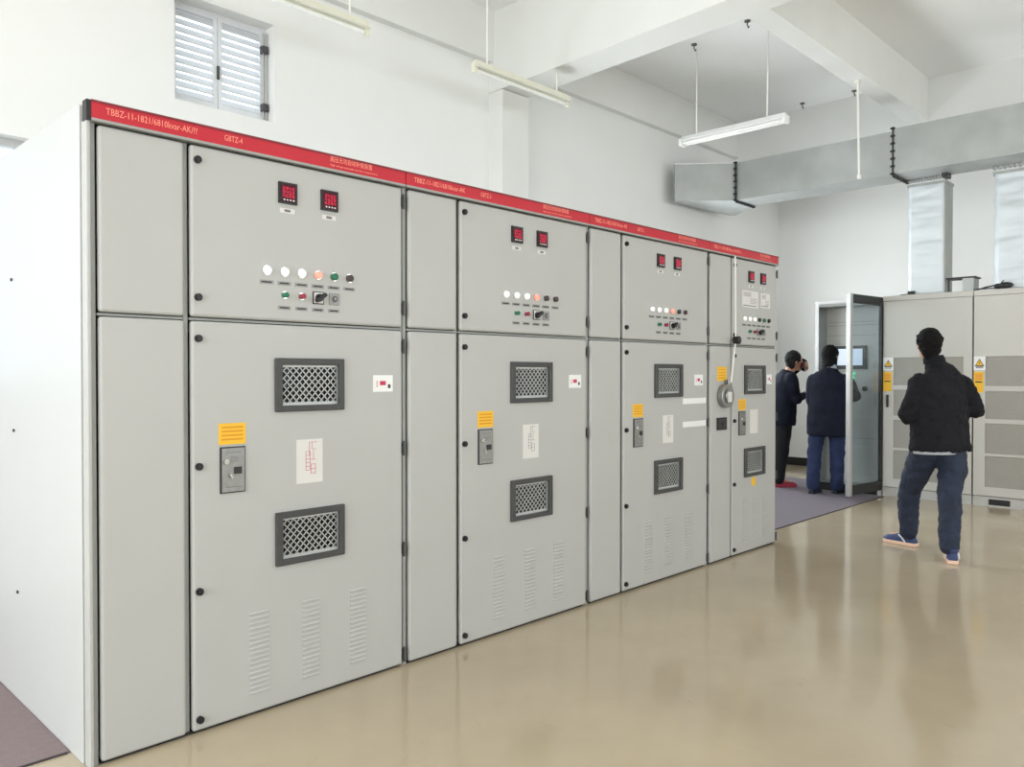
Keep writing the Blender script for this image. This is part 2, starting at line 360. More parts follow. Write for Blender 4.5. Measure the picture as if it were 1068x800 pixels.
def cabinet(i, x0, width, label, dx, narrow=(.027, .333), door0=.358, winw=.336, meters=(.77, .973), lamps=None, extra=None):
    r = thing('electrical_cabinet', label, 'cabinet', (x0, CY, 0), 0, 'red topped switchgear cabinets in a row')
    w = width; d1 = w - .014
    W0 = .014
    # carcass: hollow, with front frame
    c = MB()
    c.box(.002, .0225, .020, DEPTH, .0, CH-.062); c.box(w-.011, w-.002, .020, DEPTH, .0, CH-.062)
    c.box(.02, w-.02, .03, DEPTH, CH-.03, CH-.004); c.box(.02, w-.02, .06, DEPTH, .0, .03); c.box(.02, w-.02, DEPTH-.02, DEPTH, .03, CH-.03)
    c.box(narrow[1]+.003, door0-.003, .024, .08, .012, CH-.072); c.box(.025, narrow[1], .018, .06, 1.607, 1.617); c.box(door0, w-.015, .018, .06, 1.607, 1.617)
    c.build('carcass', [M['frame']], r, bevel=.002)
    ib = MB(); ib.box(door0+.04, w-.05, .42, .44, .05, 1.58); ib.box(door0+.3, door0+.32, .1, .42, .05, 1.58); ib.box(w-.08, w-.06, .1, .42, .05, 1.58)
    for q in range(3):
        xc = door0+.42+q*.2
        if xc > w-.15: break
        ib.cyl((xc, .3, .45), (xc, .3, 1.4), .05)
    ib.build('busbar_compartment', M['paint_dark'], r)
    MB().box(.03, w-.03, .02, .06, .0, .012).build('plinth', M['black'], r)
    if i == 0:
        s = MB(); s.box(-.016, .0015, .06, DEPTH, .0, CH-.002)
        s.build('side_panel', M['side'], r, bevel=.003)
        MB().box(-.012, .0015, .0, .052, .0, CH-.064).build('corner_post', M['paint'], r, bevel=.003)
        for yy, zz in ((.92, 1.804), (.9, 1.156), (.86, .468)):
            MB().cyl((-.022, yy, zz), (-.014, yy, zz), .007, n=10).build('screw', M['hinge'], r)
    if i == 3:
        MB().box(w-.0015, w+.014, .03, DEPTH, .0, CH-.002).build('side_panel', M['side'], r, bevel=.003)
    # red header strip with pale trim line
    h = MB(); h.box(.002, w-.003, -.012, .03, CH-.060, CH+.002, 0); h.box(.002, w-.003, -.014, .028, CH-.070, CH-.0605, 1)
    h.box(.002, w-.003, -.015, .03, CH-.005, CH+.003, 3)
    if i == 0: h.box(-.014, .0015, -.010, .03, CH-.07, CH+.002, 2)
    hd = h.build('header_strip', [M['red'], M['frame'], M['black'], M['rededge']], r)
    zt = CH - .029
    text('lettering', 'TBBZ-11-1821/6810kvar-AK/??' if i == 0 else 'TBBZ-11-1821/6810kvar-AK', .034, M['redtext'], hd, .05, -.0125, zt, width=.33)
    text('lettering', 'GBTZ-4' if i == 0 else 'GBTZ-%d' % (4-i), .032, M['redtext'], hd, w*.352, -.0125, zt, width=.075)
    text('lettering', '高压无功自动补偿装置', .028, M['redtext'], hd, w*.70, -.0125, zt+.010, width=w*.16)
    text('lettering', 'High voltage automatic reactive compensation', .012, M['redtext'], hd, w*.70, -.0125, zt-.015, width=w*.18)
    # fixed panels
    for z0, z1 in ((.012, 1.604), (1.620, 2.281)):
        MB().box(narrow[0], narrow[1], 0, .028, z0, z1).build('fixed_panel', M['paint'], r, bevel=.012, seg=4)
    # doors
    wx0 = (.707 + dx) if i < 3 else .531
    wins = [(wx0, wx0+winw, 1.240, 1.465), (wx0, wx0+winw, .595, .820)]
    holes = [(a+.022, b-.022, c_+.02, d_-.02) for a, b, c_, d_ in wins]
    ld = MB().holed('y', 0, .028, door0, d1, .012, 1.604, holes).build('lower_door', M['paint'], r, bevel=.012, weld=True, seg=4)
    ud = MB().box(door0, d1, 0, .028, 1.620, 2.281).build('upper_door', M['paint'], r, bevel=.012, seg=4)
    kx = door0 + .026
    for dd, zs in ((ud, (2.224, 1.695)), (ld, (1.536, 1.04, .555, .056))):
        for z in zs:
            k = MB(); k.cyl((kx, .0, z), (kx, -.012, z), .0145, n=20); k.cyl((kx, -.012, z), (kx, -.016, z), .011, n=20)
            k.box(kx-.008, kx+.008, -.018, -.015, z-.002, z+.002)
            k.build('lock_knob', M['black'], dd)
    for dd, zs in ((ud, (2.215, 1.71)), (ld, (1.53, 1.045, .564, .06))):
        for z in zs:
            k = MB(); k.cyl((d1+.004, -.004, z-.035), (d1+.004, -.004, z+.035), .006, n=10); k.box(d1-.004, d1+.012, -.001, .01, z-.025, z+.025)
            k.build('hinge', M['hinge'], dd)
    # windows in the lower door: frame, expanded metal, glass
    for a, b, c_, d_ in wins:
        f = MB().holed('y', -.016, .0, a, b, c_, d_, [(a+.032, b-.028, c_+.026, d_-.028)]).build('window_frame', M['dgrey'], ld, bevel=.004, weld=True)
        g = MB(); a2, b2, c2, d2 = a+.03, b-.026, c_+.024, d_-.026
        bars_in_rect(g, a2, b2, c2+.006, d2-.008, .0305, .0315, .004, .004, .007)
        g.holed('y', .003, .008, a2-.01, b2+.01, c2-.01, d2+.01, [(a2+.006, b2-.004, c2+.014, d2-.012)])
        g.build('wire_mesh', M['mesh'], ld)
        MB().box(a2-.005, b2+.005, .012, .015, c2-.005, d2+.005).build('window_glass', M['winglass'], ld)
    # louvre columns
    for xc in ((.637, .878, 1.12) if i < 3 else (.55, .72, .88)):
        g = MB()
        for k in range(17):
            z = .095 + k*.0203; hw = .046 if i < 3 else .035
            g.loft([((xc-hw, -.0005, z), .0005, .0005), ((xc-hw+.006, -.0005, z), .0042, .006), ((xc+hw-.006, -.0005, z), .0042, .006), ((xc+hw, -.0005, z), .0005, .0005)], side=(0, 1, 0), n=8)
        g.build('louver_vent', M['paint'], ld)
    # stickers and lock plate
    yx = .465 + (dx if i < 3 else -.02)
    s = MB().box(yx, yx+.114, -.0015, .0, 1.118, 1.203)
    for k in range(4): s.box(yx+.012, yx+.102, -.002, -.0014, 1.135+k*.016, 1.142+k*.016, 1)
    s.build('yellow_sticker', [M['yellow'], M['amber']], ld)
    lx = .469 + (dx*.8 if i < 3 else -.024); lw = .105
    s = MB().box(lx, lx+lw, -.006, .0, .925, 1.109, 1); s.box(lx+.005, lx+lw-.005, -.010, -.005, .93, 1.104, 0)
    s.box(lx+.055, lx+.087, -.014, -.009, 1.0, 1.028, 1)
    s.cyl((lx+.02, -.01, 1.052), (lx+.02, -.022, 1.052), .0105, n=16, m=2); s.cyl((lx+.036, -.01, 1.0), (lx+.036, -.02, 1.0), .005, n=12, m=2)
    s.loft([((lx+.036, -.018, 1.0), .004), ((lx+.044, -.02, .985), .004)], m=2, n=8)
    for k in range(3): s.box(lx+.04, lx+.07, -.0106, -.0098, 1.05+k*.008, 1.053+k*.008, 3)
    s.box(lx+.02, lx+.085, -.0106, -.0098, .948, .951, 3); s.box(lx+.02, lx+.085, -.0106, -.0098, 1.085, 1.088, 3)
    s.build('lock_plate', [M['steel'], M['darkink'], M['chrome'], M['ink']], ld)
    gx = .809 + (dx*.9 if i < 3 else -.18)
    s = MB().box(gx, gx+.128, -.0015, .0, .93, 1.118)
    if i < 3:
        def ln(x, z, x2, z2): s.box(min(x, x2)-.0008, max(x, x2)+.0008, -.0022, -.0012, min(z, z2)-.0008, max(z, z2)+.0008, 1)
        ln(gx+.062, 1.105, gx+.1, 1.105); ln(gx+.062, 1.105, gx+.062, 1.05); ln(gx+.075, 1.105, gx+.075, 1.075); ln(gx+.075, 1.075, gx+.095, 1.075)
        for k in range(6): ln(gx+.045, 1.065-k*.016, gx+.066, 1.065-k*.016)
        ln(gx+.045, 1.065, gx+.045, .985); ln(gx+.066, 1.065, gx+.066, .985); ln(gx+.082, 1.07, gx+.082, 1.03); ln(gx+.07, 1.03, gx+.095, 1.03)
        for k in range(3): ln(gx+.07, 1.01-k*.02, gx+.092, 1.01-k*.02)
        ln(gx+.092, 1.01, gx+.092, .97); ln(gx+.07, 1.01, gx+.07, .97)
    s.build('wiring_diagram', [M['label'], M['pinkred'] if i == 0 else M['ink']], ld)
    nx = 1.206 + (dx*.5 if i < 3 else -.30); nw = .112 if i < 3 else .085
    s = MB().box(nx, nx+nw, -.0015, .0, 1.316, 1.393)
    s.box(nx+.34*nw, nx+.64*nw, -.002, -.0014, 1.346, 1.366, 1); s.box(nx+.75*nw, nx+.88*nw, -.002, -.0014, 1.332, 1.350, 2)
    for k in range(3): s.box(nx+.16*nw, nx+.23*nw, -.002, -.0014, 1.340+k*.01, 1.345+k*.01, 1)
    s.build('notice_sticker', [M['white'], M['pinkred'], M['darkink']], ld)
    # meters
    for j, mx_ in enumerate(meters):
        hw = .0425
        s = MB().box(mx_-hw, mx_+hw, -.010, .0, 2.112, 2.200, 0); s.box(mx_-hw+.007, mx_+hw-.007, -.0125, -.009, 2.120, 2.193, 1)
        for row in range(3):
            for k in range(4):
                x = mx_ - .026 + k*.0145 - .001; z = 2.174 - row*.0155
                on = [(1,1,0,1,1,0,1),(1,1,1,1,0,1,1),(0,1,1,0,0,1,1),(1,0,1,1,0,1,1)][(row+k+j) % 4]
                q = [(x,x+.009,z+.0045,z+.0062),(x+.0074,x+.009,z,z+.006),(x+.0074,x+.009,z-.006,z),(x,x+.009,z-.0062,z-.0045),(x,x+.0016,z-.006,z),(x,x+.0016,z,z+.006),(x,x+.009,z-.0008,z+.0008)]
                for o_, e_ in zip(on, q):
                    if o_: s.box(e_[0], e_[1], -.0135, -.012, e_[2], e_[3], 2)
        for k in range(4): s.box(mx_-.024+k*.0145, mx_-.017+k*.0145, -.0135, -.012, 2.124, 2.129, 3)
        s.build('digital_meter', [M['black'], M['meterglass'], M['screenred'], M['white']], ud)
        s = MB().box(mx_-.034, mx_+.034, -.0015, 0, 2.073, 2.093); s.box(mx_-.014, mx_+.014, -.002, -.0014, 2.078, 2.089, 1)
        s.build('nameplate', [M['label'], M['ink']], ud)
    # indicator lamps and buttons
    l0, dl = lamps or (.674 + dx*.9, .0805)
    cols = ['lampwhite', 'lampwhite', 'lampwhite', 'lampred', 'green' if i in (0,) else 'brown', 'brown']
    if i == 3: cols = ['lampwhite', 'lampwhite', 'lampwhite', 'brown', 'green', 'black']
    def button(x, z, cm, rr, nm, depth=.016):
        s = MB(); s.cyl((x, 0, z), (x, -.005, z), rr+.004, n=20, m=1); s.cyl((x, -.005, z), (x, -depth, z), rr, n=20); s.ell((x, -depth, z), rr, .004, rr, nu=16, nv=6)
        s.build(nm, [M[cm], M['chrome']], ud)
    def plate(x, z, w2=.062):
        s = MB().box(x-w2/2, x+w2/2, -.0018, 0, z-.008, z+.008); s.box(x-w2*.36, x+w2*.36, -.0024, -.0016, z-.003, z+.003, 1)
        s.build('nameplate', [M['labelgrey'], M['darkink']], ud)
    for k in range(6):
        x = l0 + k*dl
        button(x, 1.826, cols[k], .0155, 'indicator_lamp'); plate(x, 1.778, .062 if dl > .079 else .056)
    for k, cm in ((1, 'green'), (2, 'darkred')): button(l0+k*dl, 1.729, cm, .0115, 'push_button', .022)
    x = l0 + 3.02*dl
    s = MB().box(x-.027, x+.027, -.005, 0, 1.701, 1.755, 0); s.box(x-.023, x+.023, -.006, -.004, 1.705, 1.751, 2)
    s.cyl((x, -.005, 1.728), (x, -.018, 1.728), .017, m=1)
    s.T = Matrix.Translation((x, -.024, 1.728)) @ Matrix.Rotation(math.radians(-35), 4, 'Y'); s.box(-.028, .028, -.012, .008, -.0075, .0075, 1); s.T = None
    s.build('selector_switch', [M['darkink'], M['black'], M['label']], ud, bevel=.002)
    x = l0 + 4.02*dl
    s = MB().box(x-.026, x+.026, -.006, 0, 1.702, 1.754, 0)
    for a_ in range(3): s.cyl((x, -.006, 1.728), (x, -.009-.002*a_, 1.728), .018-.005*a_, m=a_ % 2)
    s.build('key_switch', [M['labelgrey'], M['hinge']], ud, bevel=.002)
    for k in range(1, 5): plate(l0+k*dl, 1.676, .058 if dl > .079 else .052)
    if extra: extra(r, ld, ud)
    return r

def extra3(r, ld, ud):
    for z in (1.207, 1.044): MB().box(1.05, 1.356, -.0015, 0, z-.02, z+.02).build('paper_strip', M['white'], ld)
def extra4(r, ld, ud):
    # two printed sheets on the upper door (their codes left out)
    for a, b, c, d in ((.497, .755, 1.915, 2.045), (.80, .955, 1.925, 2.043)):
        s = MB().box(a, b, -.0015, 0, c, d)
        for k in range(3): s.box(a+.02, a+(b-a)*.55, -.002, -.0014, d-.018-k*.012, d-.014-k*.012, 1)
        for k in range(4): s.box(a+(b-a)*.5, b-.02, -.002, -.0014, d-.06-k*.012, d-.057-k*.012, 1)
        s.box(a+.015, b-.03, -.002, -.0014, c+.012, c+.018, 1)
        s.build('printed_sheet', [M['label'], M['ink']], ud)
    s = MB(); s.loft([((.693, 0, .549), .038, .038), ((.693, -.0015, .549), .036, .036)], n=14); s.build('round_sticker', M['yellow'], ld)
    s = MB().box(.126, .262, -.0015, 0, 1.345, 1.452)
    for k in range(4): s.box(.14, .245, -.002, -.0014, 1.365+k*.02, 1.372+k*.02, 1)
    s.build('yellow_sticker', [M['yellow'], M['amber']], r)
    s = MB().box(.118, .252, -.012, 0, .982, 1.074); s.box(.132, .238, -.014, -.011, .995, 1.061, 1); s.cyl((.185, -.014, 1.028), (.185, -.02, 1.028), .014, m=0)
    s.build('live_display', [M['black'], M['darkink']], r, bevel=.003)

cabinet(0, CX, CW, 'nearest grey switchgear cabinet, at the front left, with white side panel and legible red header', 0)
cabinet(1, CX+CW, CW, 'second grey switchgear cabinet of the row, counting from the front left', .012)
cabinet(2, CX+2*CW, CW, 'third grey switchgear cabinet, with two white paper strips on its lower door', -.008, extra=extra3)
cabinet(3, CX+3*CW, 1.085, 'narrow far-end switchgear cabinet, with a metal reel and cord hanging on it', 0,
        narrow=(.031, .33), door0=.352, winw=.335, meters=(.635, .833), lamps=(.529, .0795), extra=extra4)

# cord hung from the header of the far cabinet to a black knob, with a reel under it
ox = CX + 3*CW
t = thing('cord_with_weight', 'white cord hanging down the far switchgear cabinet with a black weight in the middle', 'cord', (ox+.333, CY-.03, 1.2))
s = MB(); s.cyl((0, 0, 1.085), (.012, 0, .452), .0065, n=8); s.cyl((.012, 0, .452), (-.06, -.003, .135), .0065, n=8); s.build('cord', M['cord'], t)
s = MB(); s.cyl((.014, .012, .452), (.014, -.03, .452), .030, n=20); s.ell((.014, -.03, .452), .028, .01, .028); s.build('weight', M['black'], t)
t = thing('cable_reel', 'round metal reel hanging on the far switchgear cabinet below a yellow sticker', 'reel', (ox+.21, CY-.002, 1.235))
s = MB(); s.cyl((0, -.001, 0), (0, -.045, 0), .088, n=28, m=0); s.cyl((0, -.045, 0), (0, -.06, 0), .05, n=24, m=0)
s.build('drum', [M['steel']], t, bevel=.006)
MB().box(-.035, .012, -.067, -.058, -.045, .03).build('paper_tag', M['label'], t)
s = MB(); s.loft([((0, -.02, .085), .006), ((-.01, -.02, .115), .006), ((.02, -.02, .118), .006), ((.025, -.02, .083), .006)], n=8); s.build('hook', M['hinge'], t)

# ------------------------------------------------------------------ white control cabinets at the far end
RX = 9.52
def warn_sticker(parent, y1, z1):
    s = MB().box(-.0015, 0, y1-.11, y1, z1-.145, z1)
    # black-edged triangle
    cy = y1-.055
    s.T = Matrix.Translation((-.0016, cy, z1-.065)) @ Matrix.Rotation(-PI/2, 4, 'Y') @ Matrix.Rotation(0, 4, 'Z')
    def tri(k, m_, h):
        pts = [(.048*k-.008, 0), (-.034*k-.004, .046*k), (-.034*k-.004, -.046*k)]
        s.prism(pts, 0, h, m_)
    tri(1, 1, .001); tri(.74, 2, .0016)
    s.prism([(.012, .002), (-.006, .009), (-.002, -.001), (-.022, .002), (.002, -.009), (-.002, .0)], 0, .0022, 1)
    s.T = None
    for k in range(2): s.box(-.0022, -.001, y1-.09, y1-.02, z1-.125+k*.013, z1-.118+k*.013, 1)
    s.build('warning_sticker', [M['white'], M['darkink'], M['yellow']], parent)
def control_cabinet(y1, y0, label, hole, handle=True):
    t = thing('control_cabinet', label, 'cabinet', (RX, y1, 0), 0, 'white control cabinets by the far wall')
    w = y1-y0
    s = MB().box(.03, .88, -w+.004, -.004, .10, 2.27); s.box(.0, .9, -w, 0, 2.225, 2.285)
    s.build('cabinet_body', M['cream'], t, bevel=.004)
    hl = [(-hole[0], -hole[1], .015, .078)] if hole else []
    MB().holed('x', .01, .85, -w+.003, -.003, 0, .1, [(min(a, b), max(a, b), c, d) for a, b, c, d in hl]).build('plinth', M['cream2'], t)
    if hole: MB().box(.02, .8, -max(hole)-.0, -min(hole), .012, .08).build('plinth_opening', M['black'], t)
    rows = ((1.27, 1.58), (.922, 1.215), (.557, .875), (.203, .53))
    a, b = -w+.09, -.115
    d = MB().holed('x', 0, .028, -w+.005, -.005, .108, 2.222, [(a, b, c, e) for c, e in rows]).build('door', M['cream'], t, bevel=.004, weld=True)
    for c, e in rows:
        MB().box(.012, .02, a-.005, b+.005, c-.005, e+.005).build('vent_filter', M['filter'], d)
    warn_sticker(d, -.006, 1.583)
    s = MB().box(-.0015, 0, -.10, -.008, 1.20, 1.42); s.box(-.0022, -.001, -.085, -.022, 1.33, 1.40, 1); s.box(-.0022, -.001, -.085, -.022, 1.305, 1.318, 2)
    s.build('orange_tag', [M['yellow'], M['orange'], M['darkink']], d)
    if handle:
        s = MB().box(-.02, 0, -.068, -.044, 1.04, 1.16); s.cyl((-.002, -.056, 1.03), (-.02, -.056, 1.03), .013); s.build('handle', M['black'], d, bevel=.004)
    return t
def filt():
    m = mat('perforated_vent', (162, 158, 150), .7, var=.03, scale=8); nt = m.node_tree; b = nt.nodes['Principled BSDF']
    tc = nt.nodes.new('ShaderNodeTexCoord'); v = nt.nodes.new('ShaderNodeTexVoronoi'); v.inputs['Scale'].default_value = 90
    nt.links.new(tc.outputs['Object'], v.inputs['Vector'])
    bp = nt.nodes.new('ShaderNodeBump'); bp.inputs['Strength'].default_value = .4; bp.inputs['Distance'].default_value = .004
    nt.links.new(v.outputs['Distance'], bp.inputs['Height']); nt.links.new(bp.outputs[0], b.inputs['Normal']); return m
M['filter'] = filt()
control_cabinet(3.33, 2.41, 'white control cabinet with mesh vents directly behind the walking person', None)
control_cabinet(2.405, 1.485, 'rightmost white control cabinet, with black slot in its plinth and warning triangle', (.15, .35))

# open cabinet, with its glazed door swung out
t = thing('open_control_cabinet', 'open control cabinet with a lit screen inside and a glazed door swung out', 'cabinet', (RX, 4.12, 0), 0)
w = .78
s = MB(); s.box(0, .9, -.035, 0, .0, 2.27); s.box(0, .9, -w, -w+.03, .0, 2.27); s.box(0, .9, -w+.03, -.035, 2.20, 2.27); s.box(.02, .9, -w+.03, -.035, .0, .09); s.box(.87, .9, -w+.03, -.035, .09, 2.2)
s.build('cabinet_shell', M['alu2'] if 'alu2' in M else M['frame'], t, bevel=.004)
s = MB().box(-.006, .0, -w, 0, 2.235, 2.27); s.box(-.006, 0, -.045, 0, .0, 2.235); s.box(-.006, 0, -w, -w+.04, 0, 2.235)
s.build('front_frame', M['alu'], t)
MB().box(.26, .27, -w+.03, -.035, .09, 2.2).build('inner_panel', M['cream'], t)
p = bpy.data.objects['inner_panel']
s = MB()
for z in (1.86, 2.02, 1.98, .62): s.box(.257, .26, -w+.05, -.05, z, z+.006)
s.box(.255, .26, -w+.12, -w+.135, .42, .98); s.build('panel_joint', M['frame'], p)
s = MB().box(.235, .262, -.52, -.14, 1.455, 1.735, 1); s.box(.232, .236, -.475, -.175, 1.50, 1.70, 0); s.build('display', [M['screen'], M['dgrey']], p, bevel=.003)
for yy, zz in ((-.29, 1.41), (-.33, 1.41), (-.37, 1.40), (-.31, 1.36), (-.36, 1.35)):
    MB().cyl((.26, yy, zz), (.245, yy, zz), .016).build('green_lamp', M['led'], p)
s = MB(); s.cyl((.26, -.50, 1.22), (.235, -.50, 1.22), .03); s.box(.22, .24, -.51, -.49, 1.195, 1.245); s.build('rotary_switch', M['black'], p)
MB().box(.0, .02, -w+.03, -.035, .0, .09).build('base_rail', M['black'], t)
# door leaf: hinge at right edge of the cabinet
d = thing('door', None, None, (0, 0, 0)); d.parent = t; del_ = None
hx, hy = -.01, -w+.005
L = .74; ang = math.atan2(.085, -.72)     # direction of the leaf from its hinge
d.location = (hx, hy, 0); d.rotation_euler = (0, 0, ang)
# leaf local: x along the leaf from hinge 0..L, y thickness
MB().box(L-.058, L, -.025, .025, .06, 2.275).build('door_stile', M['alu'], d, bevel=.004)
s = MB().box(0, L-.058, -.018, .018, 2.175, 2.272); s.box(0, L-.058, -.018, .018, .065, .17); s.box(0, .028, -.018, .018, .17, 2.175); s.box(L-.07, L-.058, -.018, .018, .17, 2.175)
s.build('door_frame', M['black'], d, bevel=.003)
MB().box(.02, L-.06, -.004, .004, .16, 2.185).build('door_glass', M['glass'], d)

# ------------------------------------------------------------------ ducts
def foil_riser(y1, y0, label, side_strip=True, zt=3.52, x0=9.59, dep=.26):
    t = thing('duct_riser', label, 'duct', (x0, y1, 2.287), 0, 'foil wrapped duct risers'); w = y1-y0; h = zt-2.287
    me = MB(); ny, nz = 10, 60; vs = []; fs = []
    for j in range(nz+1):
        for i in range(ny+1):
            z = h*j/nz; y = -w*i/ny
            e = math.sin(PI*i/ny)
            wr = noise.noise(Vector((y*2.2+y1*7, z*9, 3)))*.013 + noise.noise(Vector((y*5, z*22, y1)))*.006
            vs.append((-.008 + wr*(.35+.65*e), y + (noise.noise(Vector((1, z*8, i*3.))) * .012 if i in (0,) else 0), z))
    for j in range(nz):
        for i in range(ny):
            a = j*(ny+1)+i; fs.append((a, a+1, a+ny+2, a+ny+1))
    me._add(vs, fs, 0); o = me.build('foil_front', M['foil'], t, smooth=True)
    sd = o.modifiers.new('solid', 'SOLIDIFY'); sd.thickness = .012; sd.offset = 0
    MB().box(.012, dep, -w+.004, -.004, 0, h).build('duct_shell', M['foil'], t, bevel=.003)
    if side_strip: MB().box(-.004, dep+.005, -w-.012, -w+.004, 0, h).build('side_flange', M['galv'], t, bevel=.002)
    MB().box(-.02, dep+.02, -w-.02, .02, h-.03, h).build('top_flange', M['galv'], t)
foil_riser(3.075, 2.715, 'foil wrapped duct riser between the ceiling duct and cabinet top, with grey edge strip')
foil_riser(2.225, 1.70, 'foil wrapped duct riser at the right edge, crinkled foil surface', False)

t = thing('air_duct', 'large galvanised air duct running high along the far end and bending into the left wall', 'duct', (9.1, 3.08, 3.56))
A = (0, 1.88); 
s = MB().box(0, .46, .0, 1.88, 0, .465); s.build('duct_section', M['galv'], t)
s = MB().box(-.012, .47, -3.3, 0, .0, .49); s.build('duct_section', M['galv'], t)
# elbow and stub turned 45 degrees into the left wall
s = MB().prism([(0, 1.88), (.46, 1.88), (.875, 2.34), (.8, 2.42), (-.44, 2.49), (-.496, 2.44)], 0, .465)
s.build('elbow_section', M['galv'], t)
MB().prism([(-.50, 2.435), (-.495, 2.445), (.0, 1.885), (-.012, 1.875)], .455, .47).build('seam', M['label'], t)
def flange(y, z0, z1, zig):
    s = MB(); s.box(-.022, -.001, y-.008, y+.008, z0-.02, z1+.015, 0); s.box(-.022, .49, y-.008, y+.008, z0-.02, z0-.001, 0)
    n = 7
    for k in range(n):
        z = z0 + (z1-z0)*k/(n-1); s.box(-.030, -.02, y-.016, y+.016, z-.012, z+.012, 1); s.cyl((-.025, y-.024, z), (-.025, y+.024, z), .008, m=1, n=8)
    for k in range(7):
        x = .03 + .42*k/6; s.box(x-.012, x+.012, y-.016, y+.016, z0-.030, z0-.02, 1)
    s.build('bolted_flange', [M['hinge'], M['black']], t)
flange(1.87, 0, .465, 1); flange(0.005, 0, .49, 1)
# foil-crimped joints where the risers meet the duct
for (ya, yb) in ((-.02, -.38), (-.84, -1.39)):
    s = MB(); n = 12
    for k in range(n):
        y = ya + (yb-ya)*(k+.5)/n; s.box(.36, .45, y-.010, y+.010, -.030, -.001, 0)
    s.box(.4, .45, min(ya, yb), max(ya, yb), -.02, -.001, 1)
    s.build('crimped_joint', [M['chrome'], M['foil']], t)
MB().box(.30, .46, -.44, -.39, -.045, .0).build('support_clamp', M['hinge'], t)

# things on top of the control cabinets
s = MB().box(9.58, 9.78, 2.42, 2.53, 2.287, 2.43, 0); s.box(9.57, 9.79, 2.40, 2.69, 2.43, 2.445, 1); s.box(9.575, 9.595, 2.655, 2.675, 2.285, 2.43, 1)
tag(s.build('bracket_box', [M['galv'], M['hinge']], bevel=.003), 'small galvanised bracket box on the white cabinet beside the foil duct riser', 'bracket')
def cable(name, pts, r, label):
    s = MB(); s.loft([(p, r) for p in pts], side=(0, 0, 1), n=8); o = s.build(name, M['black'], smooth=True); return tag(o, label, 'cable')
P_ = [(9.56, 2.41, 2.295), (9.55, 2.36, 2.296), (9.545, 2.30, 2.31), (9.545, 2.22, 2.325), (9.545, 2.18, 2.33)]
t = thing('power_cable', 'black cable with a plug lying on the right white control cabinet', 'cable', (9.54, 2.13, 2.286))
s = MB(); s.loft([(tuple(Vector(p)-Vector((9.545, 2.13, 2.286))), .008) for p in P_], side=(0, 0, 1), n=8)
s.loft([((0, .2, .01), .006), ((0, .1, .012), .006), ((0, 0, .012), .006), ((.02, -.06, .012), .006)], side=(0, 0, 1), n=8); s.build('cord', M['black'], t, smooth=True)
s = MB(); s.ell((-.012, -.02, .034), .026, .07, .032); s.ell((0, .05, .03), .025, .04, .028); s.loft([((0, .03, .05), .008), ((0, .0, .09), .004)], n=8); s.build('plug', M['black'], t, smooth=True)
s = MB().box(9.53, 9.562, 3.0, 3.07, 2.286, 2.325); s.loft([((9.555, 3.07, 2.295), .005), ((9.56, 3.16, 2.29), .004)], n=8, side=(0, 0, 1))
tag(s.build('cable_clip', M['black'], bevel=.006), 'small black clip on the white cabinet top at the foot of the foil riser', 'clip')

# ------------------------------------------------------------------ batten lamps
def batten(label, loc, rz, rods, m, L=1.2, twin=False, group='hanging batten lamps'):
    t = thing('batten_lamp', label, 'lamp', loc, rz, group)
    s = MB().box(-L/2, L/2, -.028, .028, 0, .045); s.prism([(-L/2, -.06), (L/2, -.06), (L/2, .06), (-L/2, .06)], -.012, .0); s.build('housing', m, t, bevel=.004)
    for yy in ((-.035, .035) if twin else (0,)):
        s = MB(); s.cyl((-L/2+.03, yy, -.035), (L/2-.03, yy, -.035), .0135, n=14); s.build('tube', M['tube'], t, smooth=False)
    for e in (-1, 1):
        MB().box(e*L/2 - .018, e*L/2 + .018, -.05 if twin else -.02, .05 if twin else .02, -.055, .02).build('lamp_holder', M['creamlamp'] if not twin else M['white'], t, bevel=.003)
    for x, lean in rods:
        s = MB(); s.cyl((x, 0, .04), (x+lean, 0, HC-loc[2]-.002), .008, n=8); s.build('hanger', M['cord'], t)
ZL = 3.975
batten('cream batten lamp hanging in front of the louvred window wall, partly out of frame', (2.94, 4.95, ZL), 0, ((-.45, 0), (.45, 0)), M['creamlamp'])
batten('cream batten lamp hanging near the column and the first beam', (5.19, 4.90, ZL), 0, ((-.45, 0), (.45, 0)), M['creamlamp'])
batten('white twin batten lamp hanging below the grey ceiling panel by the air duct', (7.69, 4.24, ZL), PI/2, ((-.4, -.01), (.42, 0)), M['white'], twin=True)
s = MB(); s.cyl((8.5, 3.22, 3.44), (8.5, 3.24, 4.45), .011, n=10); s.cyl((8.5, 3.22, 3.43), (8.5, 3.22, 3.47), .02, n=10); s.cyl((8.5, 3.24, 4.43), (8.5, 3.24, 4.45), .03, n=10)
tag(s.build('hanging_rod', M['cord']), 'thin white rod hanging from the far beam in front of the air duct', 'rod')
for k, (x, y, lb) in enumerate(((7.44, 3.93, 'small dark ceiling hook nearest the crossing of the two beams'), (7.57, 4.62, 'small dark ceiling hook directly above the twin batten lamp'),
                                (10.2, 3.93, 'faint ceiling hook close to the far beam, above the hanging rod'), (10.2, 4.6, 'faint ceiling hook at the far end of the grey ceiling panel'))):
    s = MB(); s.cyl((x, y, HC-.012), (x, y, HC), .03, n=14); s.loft([((x, y, HC-.01), .007), ((x, y, HC-.05), .007), ((x+.02, y, HC-.065), .007), ((x+.035, y, HC-.045), .007)], n=8)
    tag(s.build('ceiling_hook', M['hook']), lb, 'hook', 'ceiling hooks')

